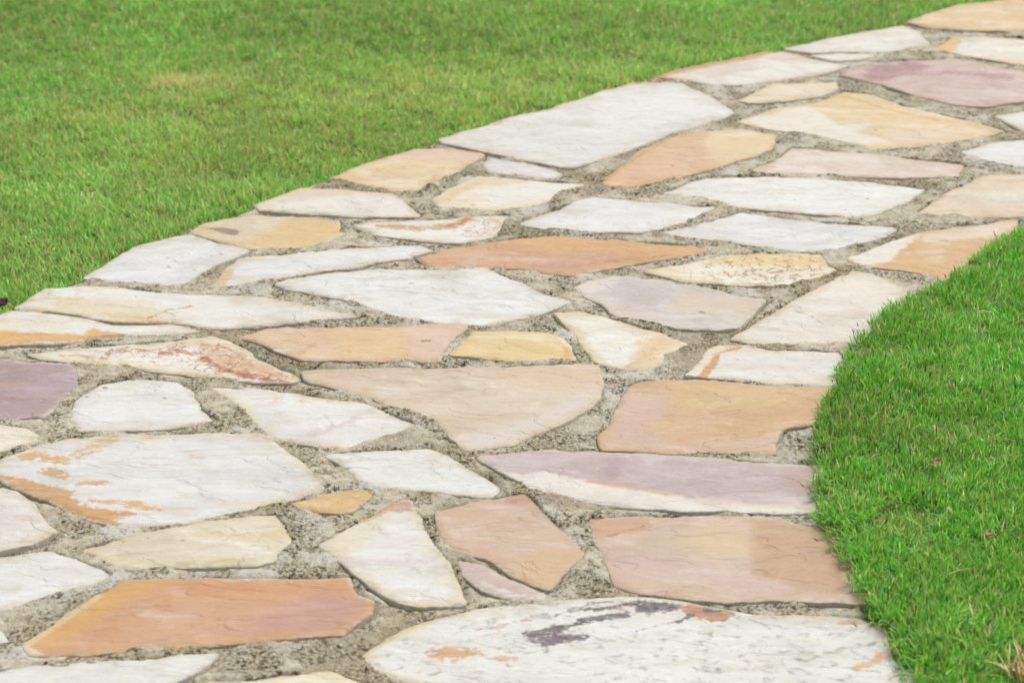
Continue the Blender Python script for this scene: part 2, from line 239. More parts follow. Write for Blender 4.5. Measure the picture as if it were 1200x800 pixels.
 ('large rosy tan slab with a brown block of colour, meeting the right lawn', [(688,606),(720,607),(760,606),(850,606),(881,607),(912,607),(928,613),(975,621),(992,650),(1006,680),(1016,706),(1000,708),(912,704),(850,705),(810,703),(780,698),(750,694),(723,684),(718,670),(706,650),(697,632),(693,617)], ('#dac1ad','#d3b8a8'), -6,
  [('P','#cda184',[(690,606),(755,606),(765,617),(745,625),(710,629),(695,628)],0,5,4,0,.85),('P','#c79d7d',[(880,608),(915,607),(930,613),(980,622),(1000,668),(990,701),(940,692),(905,680),(880,676)],0,12,8,0,.8),('P','#ddbf99',[(800,620),(878,616),(878,650),(840,652),(790,640)],0,30,10,0,.7),('L','#8e6f58',[(713,628),(735,622),(758,615)],1,2,2,.2,.6),('L','#d4b6b2',[(730,660),(800,665),(900,690)],20,34,12,.1,.6),('L','#d6a468',[(880,634),(970,638)],3,8,4,.2,.5),('L','#e0d6d0',[(800,668),(850,670)],3,6,10,.7,.6)], '#cfa886'),
 ('rosy tan stone above a curved crack', [(513,602),(550,592),(587,583),(614,578),(630,592),(650,612),(681,650),(672,660),(655,674),(643,691),(600,674),(570,655),(536,647),(521,634),(513,615)], ('#d8bba5','#d2b29c'), 14,
  [('P','#d7b48c',[(600,655),(650,640),(680,650),(655,674),(642,690),(605,673)],0,24,8,0,.7),('L','#c98f6d',[(600,587),(618,584)],10,10,6,.2,.8),('L','#cfa78c',[(540,605),(620,615)],14,28,10,.2,.5),('L','#c39878',[(585,612),(610,618)],1,3,4,.3,.5)], '#cfa684'),
 ('rosy sliver split off below a curved crack', [(533,653),(566,661),(599,680),(640,697),(639,703),(600,701),(566,689),(551,677),(538,663)], ('#d5bbb3','#ceb1aa'), -20,
  [('L','#e6ddd6',[(567,682),(600,697),(638,700)],5,8,5,.2,.8)], '#d9c3b2'),
 ('white pointed stone with a purple and orange tip', [(372,637),(420,611),(450,596),(472,585),(480,586),(492,605),(507,630),(525,662),(537,690),(543,709),(512,711),(485,710),(465,705),(447,694),(417,671),(400,656),(377,642)], ('#ebe9e3','#e3ded6'), 10,
  [('P','#ba8f80',[(455,597),(471,584),(482,585),(487,597),(470,599)],0,8,5,0,.85),('L','#cf8f4d',[(425,610),(450,597),(466,588)],4,7,4,.1,.85),('P','#e6d5b9',[(375,640),(425,612),(455,602),(420,640),(400,652)],0,22,8,0,.7),('L','#dccad0',[(405,660),(440,659),(500,658)],7,14,6,.1,.7),('L','#e4cdb8',[(495,707),(540,706)],5,8,4,.1,.8),('L','#c9aeb4',[(470,656),(500,657)],1.5,4,5,.4,.5)], '#dfc49c'),
 ('small orange wedge tucked between larger stones', [(343,590),(395,577),(431,573),(433,582),(410,599),(400,601),(372,600),(352,596)], ('#e2bb84','#ddb078'), 5, [('L','#e6c99c',[(350,593),(390,588)],8,14,5,0,.5)], '#d8aa6e'),
 ('cream stone with faint sandy bands', [(98,644),(140,632),(200,621),(237,613),(300,605),(322,605),(335,617),(339,636),(320,656),(300,661),(212,663),(155,667),(135,664),(112,652)], ('#e9dfcf','#e4d6bf'), 12,
  [('L','#e3c490',[(240,626),(300,632),(330,625)],10,18,8,.2,.7),('L','#cdbfab',[(170,648),(240,642),(300,640)],2,6,6,.3,.6),('L','#c9b18a',[(210,661),(300,655)],4,8,5,.3,.6),('L','#8a7b67',[(213,633),(217,633)],2,2,1,0,.7)], '#dcc49c'),
 ('big orange stone with a rosy right end', [(27,753),(62,731),(112,698),(142,681),(200,678),(300,680),(407,678),(417,700),(434,707),(431,719),(401,744),(367,746),(320,749),(250,756),(100,765),(36,766),(29,761)], ('#d7a680','#d09b78'), 16,
  [('P','#c79890',[(330,712),(370,697),(417,702),(434,710),(400,742),(300,745),(260,740)],0,40,12,0,.75),('P','#d9a768',[(30,758),(110,700),(145,680),(200,680),(150,705),(70,758)],0,26,10,0,.8),('P','#d5a98f',[(140,740),(220,712),(310,715),(290,750),(160,758)],0,40,14,0,.6),('L','#e6cb9e',[(30,755),(65,731),(115,699)],5,6,4,.1,.8),('L','#cf8c65',[(220,685),(320,690),(405,684)],14,26,8,.1,.5),('L','#ecdcc4',[(32,758),(42,766)],6,6,4,.1,.8),('L','#dcb088',[(365,745),(400,742)],4,7,4,.1,.7)], '#d6a672'),
 ('white stone with a fretted grey rim below the orange stone', [(-60,795),(0,786),(100,778),(165,772),(225,765),(254,766),(235,782),(200,799),(150,832),(60,850),(-70,850)], ('#e9e8e4','#e2e0da'), 15, [('L','#d5d1c9',[(80,790),(180,785)],6,16,8,.3,.5)], '#dcd3c2'),
 ('cream stone with a curved top by the speckled slab', [(232,800),(300,795),(360,788),(388,786),(407,793),(434,801),(460,825),(440,850),(300,860),(215,845)], ('#efe4c9','#eadbb8'), 0, [('L','#f0ead9',[(290,800),(400,797)],6,14,5,0,.6)], '#e0c798'),
 ('great white slab speckled grey with dark purple and rust stains', [(426,766),(455,746),(512,723),(550,716),(600,711),(662,705),(700,701),(750,698),(795,703),(820,707),(865,717),(900,722),(1006,726),(1036,740),(1062,772),(1082,805),(1095,850),(1000,890),(700,890),(560,855),(487,801),(440,783)], ('#ecebe6','#e5e3dc'), 8,
  [('L','#53424c',[(684,715),(712,714),(735,709),(760,706)],6,5,6,.2,.95),('P','#4c3c47',[(740,709),(760,703),(785,704),(806,711),(775,718),(748,722)],0,8,7,.2,.95),('L','#53424c',[(662,735),(700,727),(750,720)],2,3,4,.3,.8),('L','#6b5a62',[(650,722),(690,709),(725,704)],1.5,3,5,.4,.7),('L','#53424c',[(745,741),(770,734),(795,727)],.9,2,3,.2,.7),('L','#5f4750',[(640,757),(665,751),(690,746)],3,4,4,.2,.9),('L','#5f4750',[(612,743),(645,737),(675,733)],3,4,4,.3,.9),('L','#53424c',[(680,728),(700,724),(735,721)],5,5,6,.2,.95),('P','#5f4750',[(612,741),(640,739),(650,733),(673,733),(660,740),(652,744),(690,744),(660,752),(640,758),(622,752)],0,6,7,.3,.95),('P','#b5744d',[(790,708),(815,708),(865,718),(850,728),(820,726),(800,716)],0,5,5,.15,.95),('L','#3d3b4b',[(795,729),(806,722),(815,720)],2.5,3,3,.2,.9),('L','#2f3d55',[(826,715),(843,715)],3,3,3,.2,.9),('P','#d9a067',[(495,759),(515,757),(550,759),(572,763),(548,772),(505,772)],0,7,8,.3,.9),('L','#d4a376',[(580,770),(605,771)],4,5,5,.4,.7),('L','#d1a48c',[(560,738),(590,733),(620,724)],3,4,5,.4,.8),('L','#d8a877',[(983,732),(1006,730)],4,4,4,.2,.85),('L','#d9a872',[(1003,783),(1020,776),(1042,768)],5,5,7,.4,.85),('L','#e3c088',[(428,766),(456,747),(512,724)],4,6,4,.2,.7)], '#dcc49c', 1.0),
 ('white stone with a buff lower rim near the orange one', [(-85,655),(0,652),(57,645),(107,661),(133,674),(107,684),(75,693),(25,705),(0,714),(-60,722),(-100,700)], ('#ebeae7','#e4e2de'), 10, [('L','#e2d2b4',[(0,712),(50,701),(100,686)],5,9,4,.2,.7),('L','#d7d2cb',[(20,670),(80,668)],5,14,8,.3,.4)], '#dccfb6'),
 ('pale stone with a rosy tint and rounded corner on the left', [(-95,578),(0,573),(20,576),(42,597),(52,610),(65,624),(37,638),(0,646),(-80,652),(-110,615)], ('#e7e0da','#dfd5cd'), 15, [('L','#dcc6a4',[(30,635),(60,625)],5,9,4,.2,.6),('L','#d9cbc6',[(0,605),(40,610)],14,30,8,.1,.5)], '#d9c6aa'),
 ('small white corner of a stone by the orange one', [(-70,735),(0,741),(8,750),(-5,752),(-70,762),(-95,750)], ('#ebeae6','#e2e0db'), 0, [], '#dccfb6'),
 ('big white stone with orange staining along its lower left edge', [(-6,552),(0,541),(25,531),(62,521),(82,516),(150,512),(250,510),(300,510),(315,516),(340,533),(360,551),(377,572),(355,580),(300,595),(275,601),(200,614),(140,616),(112,610),(82,599),(57,585),(15,570),(0,560)], ('#e8e7e4','#dfddda'), 8,
  [('P','#cf934e',[(0,558),(25,560),(55,567),(88,577),(80,584),(105,594),(150,600),(170,603),(130,607),(150,616),(112,612),(82,601),(57,587),(15,571)],0,6,7,.15,.9),('L','#b9824a',[(75,592),(100,605),(140,614)],4,5,4,.2,.7),('L','#dba25f',[(110,586),(150,590),(192,598)],6,5,8,.4,.85),('L','#d6a163',[(32,536),(52,534),(72,540)],11,6,9,.45,.85),('L','#cf9650',[(58,553),(72,558)],11,6,9,.35,.85),('L','#d19a5b',[(98,566),(120,566)],8,5,7,.35,.85),('L','#d8ad74',[(90,533),(110,524),(130,517)],11,7,10,.45,.85),('L','#dba973',[(170,514),(190,514)],4,5,4,.3,.7),('L','#d7b083',[(225,536),(234,538)],4,4,4,.4,.6),('L','#e1c595',[(330,590),(300,590),(260,590)],6,16,8,.1,.5),('L','#f1efeb',[(180,575),(240,573),(330,577)],3,6,6,.2,.6)], '#dcc096'),
 ('small pale cream end of a stone below the purple one', [(-60,498),(0,499),(30,501),(43,509),(41,519),(15,526),(0,529),(-50,532),(-75,515)], ('#ebe3d6','#e6dac6'), 0, [('L','#d8a67c',[(2,510),(4,511)],3,3,2,0,.7)], '#dcc7a4'),
 ('white round-topped stone with three dark pits', [(82,492),(87,472),(100,460),(120,451),(150,446),(205,448),(225,460),(237,480),(251,494),(205,500),(150,503),(95,504)], ('#e9e8e5','#e2e0db'), 5,
  [('L','#5a5149',[(101,465),(105,465)],1.8,2,1,0,.95),('L','#5a5149',[(192,466),(197,466)],2,2,1,0,.95),('L','#5a5149',[(121,455),(126,455)],1.8,2,1,0,.95),('L','#e6dabc',[(138,456),(158,457)],6,8,5,.2,.7),('L','#e3c9a0',[(205,500),(245,495)],4,7,4,.2,.6),('L','#e0c9a3',[(215,450),(230,470),(245,490)],4,7,4,.2,.5)], '#dccdb2'),
 ('purple stone on the left side of the path', [(-75,424),(0,422),(30,426),(82,430),(89,440),(95,452),(80,462),(62,480),(52,489),(0,490),(-70,494),(-95,460)], ('#b49b9c','#a98e90'), 25,
  [('L','#cda08d',[(-20,450),(0,452),(35,452)],7,14,8,.3,.6),('L','#e0d2c8',[(50,489),(62,481)],3,4,3,.1,.8),('L','#e2d3c4',[(20,425),(80,430)],2,3,3,.3,.7),('P','#bda3ab',[(30,435),(85,438),(70,465),(40,470)],0,30,10,0,.6)], '#c9b0a8'),
 ('white stone marbled with rust-red veins', [(34,415),(75,410),(175,402),(250,394),(268,399),(290,411),(300,422),(345,440),(349,446),(337,449),(300,446),(225,439),(150,429),(75,423),(45,420)], ('#eee9df','#e8dccb'), -8,
  [('P','#d6a981',[(232,402),(262,400),(300,424),(347,444),(300,445),(262,440),(235,425)],0,10,12,.4,.8),('L','#a85f42',[(240,418),(255,430),(280,439),(335,448)],6,6,8,.4,.85),('L','#a9654a',[(160,410),(185,412),(200,414)],5,5,6,.3,.85),('L','#a4603f',[(120,420),(130,412),(145,411)],5,4,10,.65,.8),('L','#b27349',[(202,408),(225,414)],5,4,8,.6,.8),('L','#d9a667',[(72,417),(90,416),(110,419)],5,6,7,.5,.75),('P','#a3593a',[(200,402),(255,396),(300,424),(345,443),(300,446),(225,438),(205,420)],0,12,10,2,.85),('P','#b06a48',[(95,410),(200,403),(215,415),(200,430),(130,425)],0,14,10,2,.7),('L','#e6cf9c',[(110,425),(140,424),(190,432)],6,10,8,.4,.6)], '#d9b88c'),
 ('white leaf-shaped stone with pink veins', [(247,453),(300,455),(360,463),(425,473),(460,486),(489,497),(475,505),(445,514),(417,525),(395,525),(360,519),(322,514),(301,497),(282,475),(261,461)], ('#eceae6','#e5e1dc'), -15,
  [('L','#d9c0c2',[(365,510),(395,500),(420,488)],5,9,7,.3,.7),('L','#d5b5a8',[(380,487),(390,497)],2,4,6,.4,.6),('L','#e8dcc0',[(262,460),(283,475),(302,496)],7,12,5,.2,.7),('L','#dfb9a0',[(385,523),(420,524)],4,6,4,.2,.7),('L','#c3bbb3',[(320,486),(332,483)],2,4,4,.4,.5),('L','#e9d3ce',[(345,516),(380,517)],5,9,5,.1,.6)], '#dfc8a4'),
 ('white triangular stone with a blunt right tip', [(384,535),(425,530),(500,526),(525,535),(542,547),(582,570),(585,577),(575,580),(500,574),(440,570),(423,563),(409,550),(400,544)], ('#ebebe8','#e4e3df'), 0, [('L','#c9c6bf',[(410,539),(440,540)],2,5,5,.5,.7),('L','#d9d5cc',[(460,555),(540,560)],6,16,8,.3,.5)], '#dcceb4'),
 ('pale stone with an orange upper rim, pointing to the lawn', [(768,90),(825,76),(896,61),(919,62),(993,77),(967,86),(911,95),(862,101),(825,98),(787,92)], ('#e4dbd0','#dccdbf'), 6,
  [('L','#c98e5a',[(768,90),(826,77),(898,62)],14,12,6,.1,.9),('P','#ece6dd',[(850,90),(905,72),(985,77),(911,94),(862,100)],0,20,8,0,.8),('L','#c9b3a4',[(830,90),(890,80)],5,12,8,.3,.5)], '#d7ab7e'),
 ('off-white stone topping the lawn edge, split at its foot', [(921,58),(1012,38),(1057,31),(1076,37),(1088,51),(1042,61),(990,61),(952,63)], ('#e6e0d6','#ddd4c8'), 10, [('L','#ece7df',[(960,58),(1060,45)],12,24,8,0,.6),('L','#d0c2b0',[(1030,50),(1080,48)],6,14,8,.3,.5)], '#dcc5a5'),
 ('thin white sliver split from the stone above', [(946,67),(975,64),(1027,64.5),(1005,70),(975,71.5)], ('#ebe6de','#e3dcd2'), 0, [], '#dccbb2'),
 ('golden buff stone at the far lawn edge', [(1064,28),(1087,17),(1125,7),(1181,0),(1260,-14),(1330,-8),(1310,28),(1270,36),(1200,38),(1125,36),(1087,33)], ('#e3c79f','#dcb98c'), 8, [('L','#c98f5f',[(1066,29),(1090,32),(1125,35)],4,6,4,.2,.8),('L','#e6d2b4',[(1120,15),(1190,10)],14,26,10,0,.6)], '#d3a26c'),
 ('white stone with an orange pointed end by the purple slab', [(1092,58),(1117,44),(1162,43),(1200,45),(1290,48),(1310,72),(1290,86),(1200,76),(1180,74),(1125,65)], ('#ebe4d9','#e4d8c8'), -8, [('P','#dfae6f',[(1088,58),(1118,42),(1128,46),(1120,60)],0,10,4,.1,.85),('L','#c9865f',[(1100,61),(1130,66),(1195,77)],3,5,3,.2,.8)], '#dcb888'),
 ('long pink-purple stone mottled maroon', [(985,88),(1009,78),(1050,71),(1125,70),(1166,79),(1200,83),(1290,96),(1310,112),(1290,126),(1200,120),(1155,126),(1117,123),(1069,110),(1027,98)], ('#d3bbb2','#ccb0a6'), -12,
  [('P','#a6797c',[(1008,92),(1024,77),(1062,72),(1095,77),(1060,88),(1032,97)],0,18,12,.15,.9),('L','#b48a8c',[(1040,88),(1110,84),(1180,92)],14,14,14,.4,.8),('L','#c08a72',[(1158,93),(1166,93)],5,6,4,.2,.8),('L','#e2cdc6',[(1100,105),(1190,110)],12,26,10,.1,.6),('L','#ba9292',[(1060,98),(1150,104)],6,12,12,.6,.5)], '#d0a48e'),
 ('small cream stone with an orange upper edge', [(864,118),(890,106),(911,98),(979,96),(981,105),(960,113),(919,119),(877,121)], ('#e8dac4','#e3d0b3'), 0, [('L','#d8a868',[(912,99),(978,97)],4,6,3,.1,.8),('L','#e9e2d6',[(875,118),(930,112)],6,12,5,0,.6)], '#dcb98c'),
 ('big golden cream stone with a white lower left', [(865,141),(907,128),(960,119),(990,108),(1012,110),(1069,127),(1132,142),(1173,154),(1147,162),(1069,173),(1027,175),(990,166),(937,156),(892,149)], ('#e7cfaa','#e0c295'), -14,
  [('P','#ebe3da',[(862,141),(945,124),(960,132),(985,147),(1025,146),(1000,156),(1050,168),(1000,170),(937,158),(892,150)],0,12,8,.1,.85),('L','#d6a05c',[(990,112),(1040,128),(1100,142)],5,9,5,.2,.7),('L','#c7875a',[(866,142),(900,151),(940,158)],4,5,3,.2,.85),('L','#ebe5d8',[(1010,108),(1070,127),(1130,142)],5,6,4,.2,.7),('P','#e7d3c2',[(1040,155),(1130,155),(1090,168),(1040,170)],0,16,8,.1,.7),('L','#8a7763',[(1024,154),(1028,155)],3,4,3,.2,.7)], '#dcb27c'),
 ('white corner of a stone beyond the golden cream one', [(1166,137),(1200,132),(1280,129),(1310,145),(1280,160),(1200,154),(1182,144)], ('#e9e5de','#e2dcd2'), 0, [], '#dccbb0'),
 ('cool white stone above the beige one', [(1129,180),(1162,168),(1200,164),(1290,166),(1315,188),(1290,205),(1200,197),(1160,191)], ('#e7e6e4','#dedcda'), 0, [('L','#d3cfcb',[(1150,182),(1200,185)],5,12,6,.2,.5)], '#dccdb4'),
 ('peach stone with a cream right corner', [(704,214),(725,197),(750,178),(785,161),(830,155),(880,154),(909,161),(903,175),(880,185),(840,196),(800,206),(762,214),(720,219)], ('#e2bf9c','#dcb28c'), 20,
  [('P','#e8d2ae',[(832,156),(880,154),(910,161),(904,176),(880,184),(840,190),(825,170)],0,14,8,.05,.8),('P','#dfb29a',[(710,212),(750,185),(800,175),(800,200),(750,212)],0,40,12,0,.5),('L','#cf9a5d',[(706,214),(740,187),(785,162)],5,8,4,.15,.8),('L','#d3a065',[(720,218),(800,206)],4,8,4,.2,.6),('L','#5d4a3c',[(788,194),(790,195)],2,2,1,0,.95),('L','#eadfcf',[(850,160),(885,158)],8,12,6,.1,.6)], '#d3a06a'),
]

# stone surface shared by every stone material: group-free, one material per stone because each has its own colours
def stone_mat(i, c1, c2, ang, layers, rim, speck):
    m = bpy.data.materials.new('flagstone_%02d' % i); t = NT(m)
    r = random.Random(100 + i)
    co = t.n('TexCoord').outputs['Object']
    loc = (r.uniform(-9, 9), r.uniform(-9, 9), r.uniform(-9, 9)); a = math.radians(ang)
    st = t.mapping(co, loc, -a, (1, 3.2, 1)); iso = t.mapping(co, loc)
    nL = t.noise(st, 5.5, 3, .55, .6); nM = t.noise(st, 26, 4, .6, .4); nF = t.noise(iso, 150, 5, .65); nS = t.noise(t.mapping(co, loc, -a, (1, 1.7, 1)), 80, 4, .65)
    nW = t.noise(iso, 60, 4, .62); nV = t.noise(t.mapping(co, loc, -a - .2, (1, 1.7, 1)), 20, 5, .65, .8)
    col = t.mix(t.ramp(nL, .35, .65), lin(c1), lin(c2))
    # mineral mottling: warm and pale clouds
    warm = tuple(min(.8, v * k) for v, k in zip(lin(c2)[:3], (1.0, .93, .80))) + (1,)
    cold = tuple(min(.8, v * k) for v, k in zip(lin(c1)[:3], (.93, .95, .985))) + (1,)
    col = t.mix(t.ramp(nM, .52, .72, 0, .55), col, warm); col = t.mix(t.ramp(nM, .46, .30, 0, .5), col, cold)
    nC2 = t.noise(t.mapping(co, (loc[2], loc[0], 1), -a + .15, (1, 2.2, 1)), 11, 5, .6, 1.0)
    pale = tuple(min(.5, v * .45 + .24) for v in lin(c1)[:3]) + (1,)
    deep = tuple(v * k for v, k in zip(lin(c2)[:3], (.90, .80, .70))) + (1,)
    col = t.mix(t.ramp(nC2, .52, .72, 0, .36), col, pale); col = t.mix(t.ramp(nC2, .46, .30, 0, .45), col, deep)
    # yellowed rim
    ed = t.attr('edge').outputs['Fac']
    if rim:
        e2 = t.math('ADD', ed, t.math('MULTIPLY', t.math('SUBTRACT', nV, .5), .055))
        e2 = t.math('ADD', e2, t.math('MULTIPLY', t.math('SUBTRACT', nW, .5), .012))
        e4 = t.math('ADD', ed, t.math('MULTIPLY', t.math('SUBTRACT', nC2, .5), .16))
        col = t.mix(t.ramp(e4, .035, -.015, 0, .38), col, lin(rim))
        col = t.mix(t.ramp(e2, .015, -.006, 0, .78), col, lin(rim))
    for k, L in enumerate(layers):
        _, lc, _, wdt, soft, rag, brk, op = L
        s = t.attr('stain%d' % k).outputs['Fac']
        n = nV if rag > 5 else nW
        v = t.math('ADD', s, t.math('MULTIPLY', t.math('SUBTRACT', n, .5), rag * .0045))
        v = t.math('ADD', v, t.math('MULTIPLY', t.math('SUBTRACT', nF, .5), rag * .0030))
        f = t.ramp(v, soft * .0006, -soft * .0006, 0, op)
        if brk > 0:
            th = .30 + .24 * brk
            if brk >= 2:
                wv = t.n('VectorMath', operation='ADD'); t.put(wv.inputs[0], co); nz = t.n('TexNoise'); t.put(nz.inputs['Vector'], co); nz.inputs['Scale'].default_value = 40; wm = t.n('VectorMath', operation='SCALE'); t.put(wm.inputs[0], nz.outputs['Color']); wm.inputs['Scale'].default_value = .018; t.put(wv.inputs[1], wm.outputs[0])
                cr = t.voro(t.mapping(wv.outputs[0], (k, i, 0), -a, (1, 1.3, 1)), 62, 'DISTANCE_TO_EDGE').outputs['Distance']
                f = t.math('MULTIPLY', f, t.math('MULTIPLY', t.ramp(cr, .11, .02), t.ramp(nW, .44, .56, 0, .85))); col = t.mix(f, col, lin(lc, None, 1.08)); continue
            nb = nS if brk < .55 else t.noise(t.mapping(co, (k * 3.1 + i, k, 0), -a, (1, 1.6, 1)), 75, 5, .75, 1.2)
            f = t.math('MULTIPLY', f, t.ramp(nb, th - .05, th + .07))
        vc = t.mix(t.ramp(nM, .35, .7, 0, .18), lin(lc, None, 1.08), lin(c1))
        col = t.mix(f, col, vc)
    nG = t.noise(t.mapping(co, (loc[0] * 2, 3, loc[1])), 6.5, 6, .68, .5)
    col = t.mix(t.ramp(nG, .50, .68, 0, .22), col, lin('#a2947f'))
    # pits, grey speckling, grain
    vp = t.voro(t.mapping(co, loc, -a, (1, 1.5, 1)), 34); sp = t.math('MULTIPLY', t.ramp(vp.outputs['Distance'], .10, .04), t.ramp(t.noise(iso, 7, 2), .58, .64))
    col = t.mix(t.math('MULTIPLY', sp, .55), col, lin('#6f6257'))
    nR = t.noise(t.mapping(co, (loc[1], loc[0], 0), -a + .25, (1, 2.6, 1)), 7, 4, .5, 1.2); rg = t.math('MULTIPLY', t.ramp(t.math('ABSOLUTE', t.math('SUBTRACT', nR, .5)), .010, .0), t.ramp(nV, .50, .62))
    col = t.mix(t.math('MULTIPLY', rg, .10), col, lin('#a28e7c'))
    if speck:
        ns = t.noise(t.mapping(co, loc, -.15, (1, 1.5, 1)), 46, 5, .7, .8)
        col = t.mix(t.ramp(ns, .53, .64, 0, .6), col, lin('#a3a19a')); col = t.mix(t.ramp(ns, .61, .72, 0, .6), col, lin('#706a66'))
    col = t.mix(t.ramp(nF, .25, .75, 0, 1), t.mix(1.0, col, (.965, .963, .96, 1), 'MULTIPLY'), t.mix(1.0, col, (1.025, 1.025, 1.025, 1), 'MULTIPLY'))
    # mortar dust caught on the edge and thin dirt film
    e3 = t.math('ADD', ed, t.math('MULTIPLY', t.math('SUBTRACT', nV, .56), .05)); e3 = t.math('ADD', e3, t.math('MULTIPLY', t.math('SUBTRACT', nF, .5), .012))
    col = t.mix(t.ramp(e3, .0020, -.003, 0, .6), col, t.mix(t.ramp(nF, .4, .6), lin('#b5ab98'), lin('#dad2c3')))
    h = t.math('ADD', t.math('MULTIPLY', nS, .25), t.math('MULTIPLY', nF, .35)); h = t.math('ADD', h, t.math('MULTIPLY', nM, 1.2)); h = t.math('SUBTRACT', h, t.math('MULTIPLY', sp, .5)); h = t.math('SUBTRACT', h, t.math('MULTIPLY', rg, .3)); h = t.math('ADD', h, t.math('MULTIPLY', t.ramp(nR, .44, .47), 1.0))
    b = t.principled(col, t.ramp(nS, .2, .8, .55, .8), t.bump(h, .42, .004), .3)
    t.out(b.outputs[0]); return m

NEIGH = np.zeros((0, 3))
def smooth_outline(p, seed, key=-1, amp=.0017, step=.006):
    if area(p) < 0: p = p[::-1]
    q = []                                           # round the corners a little
    n = len(p)
    for i in range(n):
        a, b, c = p[i - 1], p[i], p[(i + 1) % n]
        la, lc = np.hypot(*(a - b)), np.hypot(*(c - b))
        ka, kc = min(.3, .0015 / la), min(.3, .0015 / lc)
        q += [b + (a - b) * ka, b * .6 + .2 * (b + (a - b) * ka) + .2 * (b + (c - b) * kc), b + (c - b) * kc]
    q = np.array(q); out = []
    for i in range(len(q)):
        a, b = q[i], q[(i + 1) % len(q)]; L = np.hypot(*(b - a)); k = max(1, int(L / step))
        for j in range(k): out.append(a + (b - a) * j / k)
    out = np.array(out); t = np.roll(out, -1, 0) - np.roll(out, 1, 0); t /= np.linalg.norm(t, axis=1)[:, None] + 1e-9
    nrm = np.column_stack([t[:, 1], -t[:, 0]])
    d = amp * 1.5 * fbm(out[:, 0], out[:, 1], 22, 2, seed) + amp * .8 * fbm(out[:, 0], out[:, 1], 75, 2, seed + 5)
    room = np.full(len(out), .05)
    if len(NEIGH):
        near = NEIGH[(NEIGH[:, 2] != key) & (np.abs(NEIGH[:, 0] - out[:, 0].mean()) < .6) & (np.abs(NEIGH[:, 1] - out[:, 1].mean()) < .6)]
        for c in range(0, len(out), 64):
            if len(near): room[c:c + 64] = np.hypot(out[c:c + 64, 0, None] - near[None, :, 0], out[c:c + 64, 1, None] - near[None, :, 1]).min(1)
    g = np.clip((room - .004) * .35, 0, .0042)
    return out + nrm * (d * np.clip(room / .02, .3, 1) + g)[:, None], nrm

OUTLINES = []
def make_stone(i, poly_w, c, ang, layers, rim, label, parent, speck=0.0, grid=.0075):
    out, nrm = smooth_outline(poly_w, i * 3.3, i)
    c0 = out.mean(0); r = np.random.default_rng(i + 50)
    OUTLINES.append(out)
    lo, hi = out.min(0), out.max(0)
    gx, gy = np.meshgrid(np.arange(lo[0], hi[0], grid), np.arange(lo[1], hi[1], grid))
    G = np.column_stack([gx.ravel(), gy.ravel()]); G += r.uniform(-.3, .3, G.shape) * grid
    ext = []
    for L in layers:
        if L[0] == 'L' and L[3] < 7:
            pts = PX(L[2]); w = max(L[3], 1.2) * .001 * 2.2 + L[4] * .0006
            for a_, b_ in zip(pts[:-1], pts[1:]):
                k = max(2, int(np.hypot(*(b_ - a_)) / .004)); T = np.linspace(0, 1, k, endpoint=False)[:, None]
                c_ = a_ + (b_ - a_) * T; nn = np.array([-(b_ - a_)[1], (b_ - a_)[0]]) / (np.hypot(*(b_ - a_)) + 1e-9)
                ext += [c_, c_ + nn * w, c_ - nn * w]
    if ext:
        ext = np.vstack(ext); bad = np.array([np.hypot(*(ext - g).T).min() < .003 for g in G]); G = G[~bad]
    else: ext = np.zeros((0, 2))
    nG = len(G); G = np.vstack([out - nrm * .0025, out - nrm * .006, G, ext])
    d = -sdf(G, out); lim = np.r_[np.full(len(out), .0017), np.full(len(out), .0045), np.full(nG, .009), np.full(len(ext), .0068)]
    G = G[d > lim]
    nb = len(out); allp = np.vstack([out, G])
    vs, es, fs, ov, oe, of = delaunay_2d_cdt([Vector(p) for p in allp], [], [list(range(nb))], 1, 1e-6)
    V = np.array([(v.x, v.y) for v in vs]); d = line_dist(V, np.vstack([out, out[:1]]))
    z0 = r.uniform(-.0008, .0016); tx, ty = r.normal(0, .008, 2)
    q = V - c0; tilt = np.clip(q[:, 0] * tx + q[:, 1] * ty, -.0015, .0015)
    a = math.radians(ang); u = V[:, 0] * math.cos(a) + V[:, 1] * math.sin(a); w = -V[:, 0] * math.sin(a) + V[:, 1] * math.cos(a)
    cl = fbm(u, w * 2.2, 4.5, 3, i * 1.7)
    steps = np.floor(cl * 3.0) + np.clip(((cl * 3.0) % 1) / .18, 0, 1)     # split planes of the rock
    z = z0 + tilt + .0005 * steps + .0007 * cl + .0006 * fbm(V[:, 0], V[:, 1], 40, 2, i)
    ek = np.clip(1 - d / .0065, 0, 1); z -= ek ** 1.7 * np.maximum(.0014 + .0022 * fbm(V[:, 0], V[:, 1], 16, 2, i + 3), .0004)
    # boundary loop of the triangulated top: edges used once
    cnt = {}
    for f in fs:
        for k in range(len(f)):
            e = (f[k], f[(k + 1) % len(f)]); key = (min(e), max(e)); cnt[key] = None if key in cnt else e
    bnd = [e for e in cnt.values() if e]
    n = len(V); used = sorted({e[0] for e in bnd} | {e[1] for e in bnd}); idx = {v: n + k for k, v in enumerate(used)}
    low = [(V[v][0] - c0[0], V[v][1] - c0[1], -.032) for v in used]
    verts = [(V[k][0] - c0[0], V[k][1] - c0[1], z[k]) for k in range(n)] + low
    faces = [tuple(f) for f in fs] + [(e[1], e[0], idx[e[0]], idx[e[1]]) for e in bnd]
    m = stone_mat(i, c[0], c[1], ang, layers, rim, speck)
    o = mesh_obj('flagstone', verts, faces, m, parent); o.location = (c0[0], c0[1], 0)
    me = o.data
    VV = np.vstack([V, V[used]])
    set_attr(me, 'edge', np.r_[d, np.zeros(len(used))])
    for k, L in enumerate(layers):
        pts = PX(L[2])
        s = (sdf(VV, pts) if L[0] == 'P' else line_dist(VV, pts)) - L[3] * .001
        set_attr(me, 'stain%d' % k, s)
    if label: o['label'] = label
    return o

